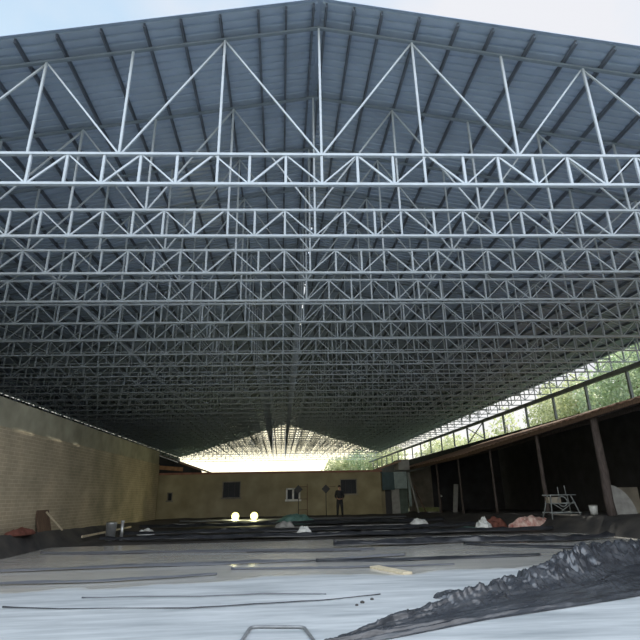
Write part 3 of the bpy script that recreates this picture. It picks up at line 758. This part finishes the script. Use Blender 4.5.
# ------------------------------------------------------------------ the person
def skin_mesh(name, verts, edges, radii, mt, parent, root=0, sub=2):
    me = bpy.data.meshes.new(name); me.from_pydata(verts, edges, []); o = bpy.data.objects.new(name, me); C.objects.link(o)
    o.parent = parent; me.materials.append(mt)
    sk = o.modifiers.new('skin', 'SKIN'); sk.use_smooth_shade = True
    for i, r in enumerate(radii):
        sv = me.skin_vertices[0].data[i]; sv.radius = r if isinstance(r, tuple) else (r, r); sv.use_root = (i == root)
    ss = o.modifiers.new('smooth', 'SUBSURF'); ss.levels = sub; ss.render_levels = sub
    return o
def bake(o):
    dg = bpy.context.evaluated_depsgraph_get(); dg.update()
    me = bpy.data.meshes.new_from_object(o.evaluated_get(dg)); o.modifiers.clear(); o.data = me
    for p in me.polygons: p.use_smooth = True
def person():
    x, y = 3.38, 30.0
    t = thing('person', 'person in black clothes standing before the far building, hands joined at the waist', 'person', (x, y, hz(x, y)+.07), 0)
    V = []; Ed = []; R = []
    def j(p, r, par=None):
        V.append(p); R.append(r)
        if par is not None: Ed.append((par, len(V)-1))
        return len(V)-1
    pel = j((0,0,.93), (.155,.115)); wst = j((0,.0,1.08), (.145,.10), pel); ch = j((0,.01,1.27), (.165,.115), wst); sh = j((0,.01,1.40), (.13,.085), ch)
    nk = j((0,.0,1.48), .055, sh); hd0 = j((0,-.01,1.55), (.068,.08), nk); hd1 = j((0,-.012,1.64), (.082,.098), hd0); hd2 = j((0,-.005,1.71), (.055,.065), hd1)
    for s in (-1, 1):
        a = j((s*.17,.01,1.39), .065, sh); e = j((s*.245,.02,1.12), .047, a); w = j((s*.115,-.17,1.00), .034, e); h = j((s*.06,-.205,.985), (.036,.022), w)
        for k in range(4):
            f1 = j((s*.02,-.225-.004*k,1.01-.018*k), .009, h); j((-s*.02,-.235,1.0-.016*k), .008, f1)
        th = j((s*.045,-.22,1.03), .011, h); j((s*.02,-.23,1.05), .009, th)
        hp = j((s*.09,0,.86), (.095,.10), pel); kn = j((s*.125,-.015,.49), .062, hp); an = j((s*.145,.01,.09), .042, kn); j((s*.155,-.13,.045), (.045,.035), an)
    o = skin_mesh('body', V, Ed, R, M['skin'], t); bake(o)
    # face on the body mesh's head: nose, eyes, mouth, ears are children of the figure
    def blob(n, p, r, mt, sc=(1,1,1)):
        bm = bmesh.new(); bmesh.ops.create_uvsphere(bm, u_segments=14, v_segments=10, radius=r)
        for v in bm.verts: v.co = Vector((v.co.x*sc[0]+p[0], v.co.y*sc[1]+p[1], v.co.z*sc[2]+p[2]))
        me = bpy.data.meshes.new(n); bm.to_mesh(me); bm.free(); me.materials.append(mt)
        for q in me.polygons: q.use_smooth = True
        ob = bpy.data.objects.new(n, me); C.objects.link(ob); ob.parent = t; return ob
    for s in (-1, 1):
        blob('eye', (s*.03,-.088,1.625), .011, M['hair']); blob('ear', (s*.082,-.005,1.61), .022, M['skin'], (.4,.8,1.2))
    blob('nose', (0,-.105,1.59), .016, M['skin'], (.8,1,1.4)); blob('mouth', (0,-.09,1.55), .018, M['lip'], (1.2,.5,.35))
    # clothes: shells that follow the body
    hair = blob('hair', (0,.012,1.665), .1, M['hair'], (.92,1.05,.85))
    def garment(n, keep, grow):
        me = o.data.copy(); ob = bpy.data.objects.new(n, me); C.objects.link(ob); ob.parent = t
        bm = bmesh.new(); bm.from_mesh(me); bm.normal_update()
        kill = [v for v in bm.verts if not keep(v.co)]
        for v in bm.verts: v.co = v.co + v.normal*grow
        bmesh.ops.delete(bm, geom=kill, context='VERTS'); bm.to_mesh(me); bm.free()
        me.materials.clear(); me.materials.append(M['black_cloth']); return ob
    garment('shirt', lambda c: .88 < c.z < 1.47 and not (c.y < -.13 and c.z < 1.06), .014)
    garment('trousers', lambda c: .075 < c.z < .98 and c.y > -.14, .016)
    garment('shoe', lambda c: c.z < .085, .012)
M['lip'] = mat('lips', (.22,.09,.08), .5)
person()

# ------------------------------------------------------------------ sky, sun, camera
def world():
    w = bpy.data.worlds.new('sky'); bpy.context.scene.world = w; w.use_nodes = True
    nt = w.node_tree; nt.nodes.clear(); N = lambda t: nt.nodes.new(t); L = nt.links.new
    tc = N('ShaderNodeTexCoord'); sp = N('ShaderNodeSeparateXYZ'); L(tc.outputs['Generated'], sp.inputs[0])
    # thin bright cloud near the horizon on the far side, pale blue up high and to the left
    r = N('ShaderNodeValToRGB'); cr = r.color_ramp
    cr.elements[0].position = 0; cr.elements[0].color = (1.25,1.20,1.0,1)
    cr.elements[1].position = 1; cr.elements[1].color = (.44,.60,.80,1)
    e = cr.elements.new(.35); e.color = (1.02,1.04,1.03,1)
    e = cr.elements.new(.7); e.color = (.50,.66,.82,1)
    L(sp.outputs['Z'], r.inputs[0])
    n = N('ShaderNodeTexNoise'); n.inputs['Scale'].default_value = 2.2; n.inputs['Detail'].default_value = 5; L(tc.outputs['Generated'], n.inputs[0])
    mr = N('ShaderNodeMapRange'); mr.inputs['From Min'].default_value = .42; mr.inputs['From Max'].default_value = .68; L(n.outputs['Fac'], mr.inputs[0])
    x = N('ShaderNodeMath'); x.operation = 'MULTIPLY_ADD'; x.inputs[1].default_value = .9; L(sp.outputs['X'], x.inputs[0]); L(mr.outputs[0], x.inputs[2]); x.use_clamp = True
    mx = N('ShaderNodeMix'); mx.data_type = 'RGBA'; mx.inputs[7].default_value = (.74,.75,.79,1); L(x.outputs[0], mx.inputs[0]); L(r.outputs[0], mx.inputs[6])
    # warm evening glow low in the sky beyond the far end of the hall
    vd = N('ShaderNodeVectorMath'); vd.operation = 'DOT_PRODUCT'; vd.inputs[1].default_value = Vector((-.03,1,.09)).normalized(); L(tc.outputs['Generated'], vd.inputs[0])
    gm = N('ShaderNodeMapRange'); gm.interpolation_type = 'SMOOTHSTEP'; gm.inputs['From Min'].default_value = .955; gm.inputs['From Max'].default_value = .985; L(vd.outputs['Value'], gm.inputs[0])
    gx = N('ShaderNodeMix'); gx.data_type = 'RGBA'; gx.inputs[7].default_value = (1.75,1.62,1.16,1); L(gm.outputs[0], gx.inputs[0]); L(mx.outputs[2], gx.inputs[6]); mx = gx
    bg = N('ShaderNodeBackground'); bg.inputs[1].default_value = WORLD; L(mx.outputs[2], bg.inputs[0])
    k = N('ShaderNodeMapRange'); k.inputs['From Min'].default_value = .15; k.inputs['From Max'].default_value = -.5; k.inputs['To Min'].default_value = WORLD; k.inputs['To Max'].default_value = WORLD*3.1
    L(sp.outputs['Y'], k.inputs[0])
    lo = N('ShaderNodeMapRange'); lo.inputs['From Min'].default_value = .08; lo.inputs['From Max'].default_value = .42; lo.inputs['To Min'].default_value = .22; L(sp.outputs['Z'], lo.inputs[0])
    bk = N('ShaderNodeMapRange'); bk.inputs['From Min'].default_value = .1; bk.inputs['From Max'].default_value = -.2; L(sp.outputs['Y'], bk.inputs[0])
    lm = N('ShaderNodeMix'); lm.inputs[2].default_value = 1; L(bk.outputs[0], lm.inputs[0]); L(lo.outputs[0], lm.inputs[3])
    ml = N('ShaderNodeMath'); ml.operation = 'MULTIPLY'; L(k.outputs[0], ml.inputs[0]); L(lm.outputs[0], ml.inputs[1]); L(ml.outputs[0], bg.inputs[1])
    o = N('ShaderNodeOutputWorld'); L(bg.outputs[0], o.inputs[0])
WORLD = 1.0
world()
sd = bpy.data.lights.new('sun', 'SUN'); sd.energy = 5.0; sd.angle = math.radians(.6); sd.color = (1,.95,.82)
so = bpy.data.objects.new('sun', sd); C.objects.link(so)
dirv = Vector((-4.2,-3.6,-3.8)); so.rotation_euler = dirv.to_track_quat('-Z', 'Y').to_euler(); so.location = (40,40,40)

cd = bpy.data.cameras.new('camera'); co = bpy.data.objects.new('camera', cd); C.objects.link(co)
p, r_, yw = [math.radians(a) for a in (19.312, -1.0585, 4.6561)]
f = Vector((math.sin(yw)*math.cos(p), math.cos(yw)*math.cos(p), math.sin(p))); rt = Vector((math.cos(yw), -math.sin(yw), 0)); up = rt.cross(f)
rt2 = rt*math.cos(r_) + up*math.sin(r_); up2 = -rt*math.sin(r_) + up*math.cos(r_)
mt = Matrix((( rt2.x, up2.x, -f.x, 0), (rt2.y, up2.y, -f.y, 0), (rt2.z, up2.z, -f.z, 0), (0,0,0,1)))
co.matrix_world = mt
cd.sensor_width = 36; cd.lens = 495.16/640*36; cd.clip_start = .05; cd.clip_end = 500
S = bpy.context.scene; S.camera = co
S.view_settings.view_transform = 'Standard'; S.view_settings.look = 'None'; S.view_settings.gamma = 1; S.view_settings.use_curve_mapping = False
S.view_settings.exposure = 0.22
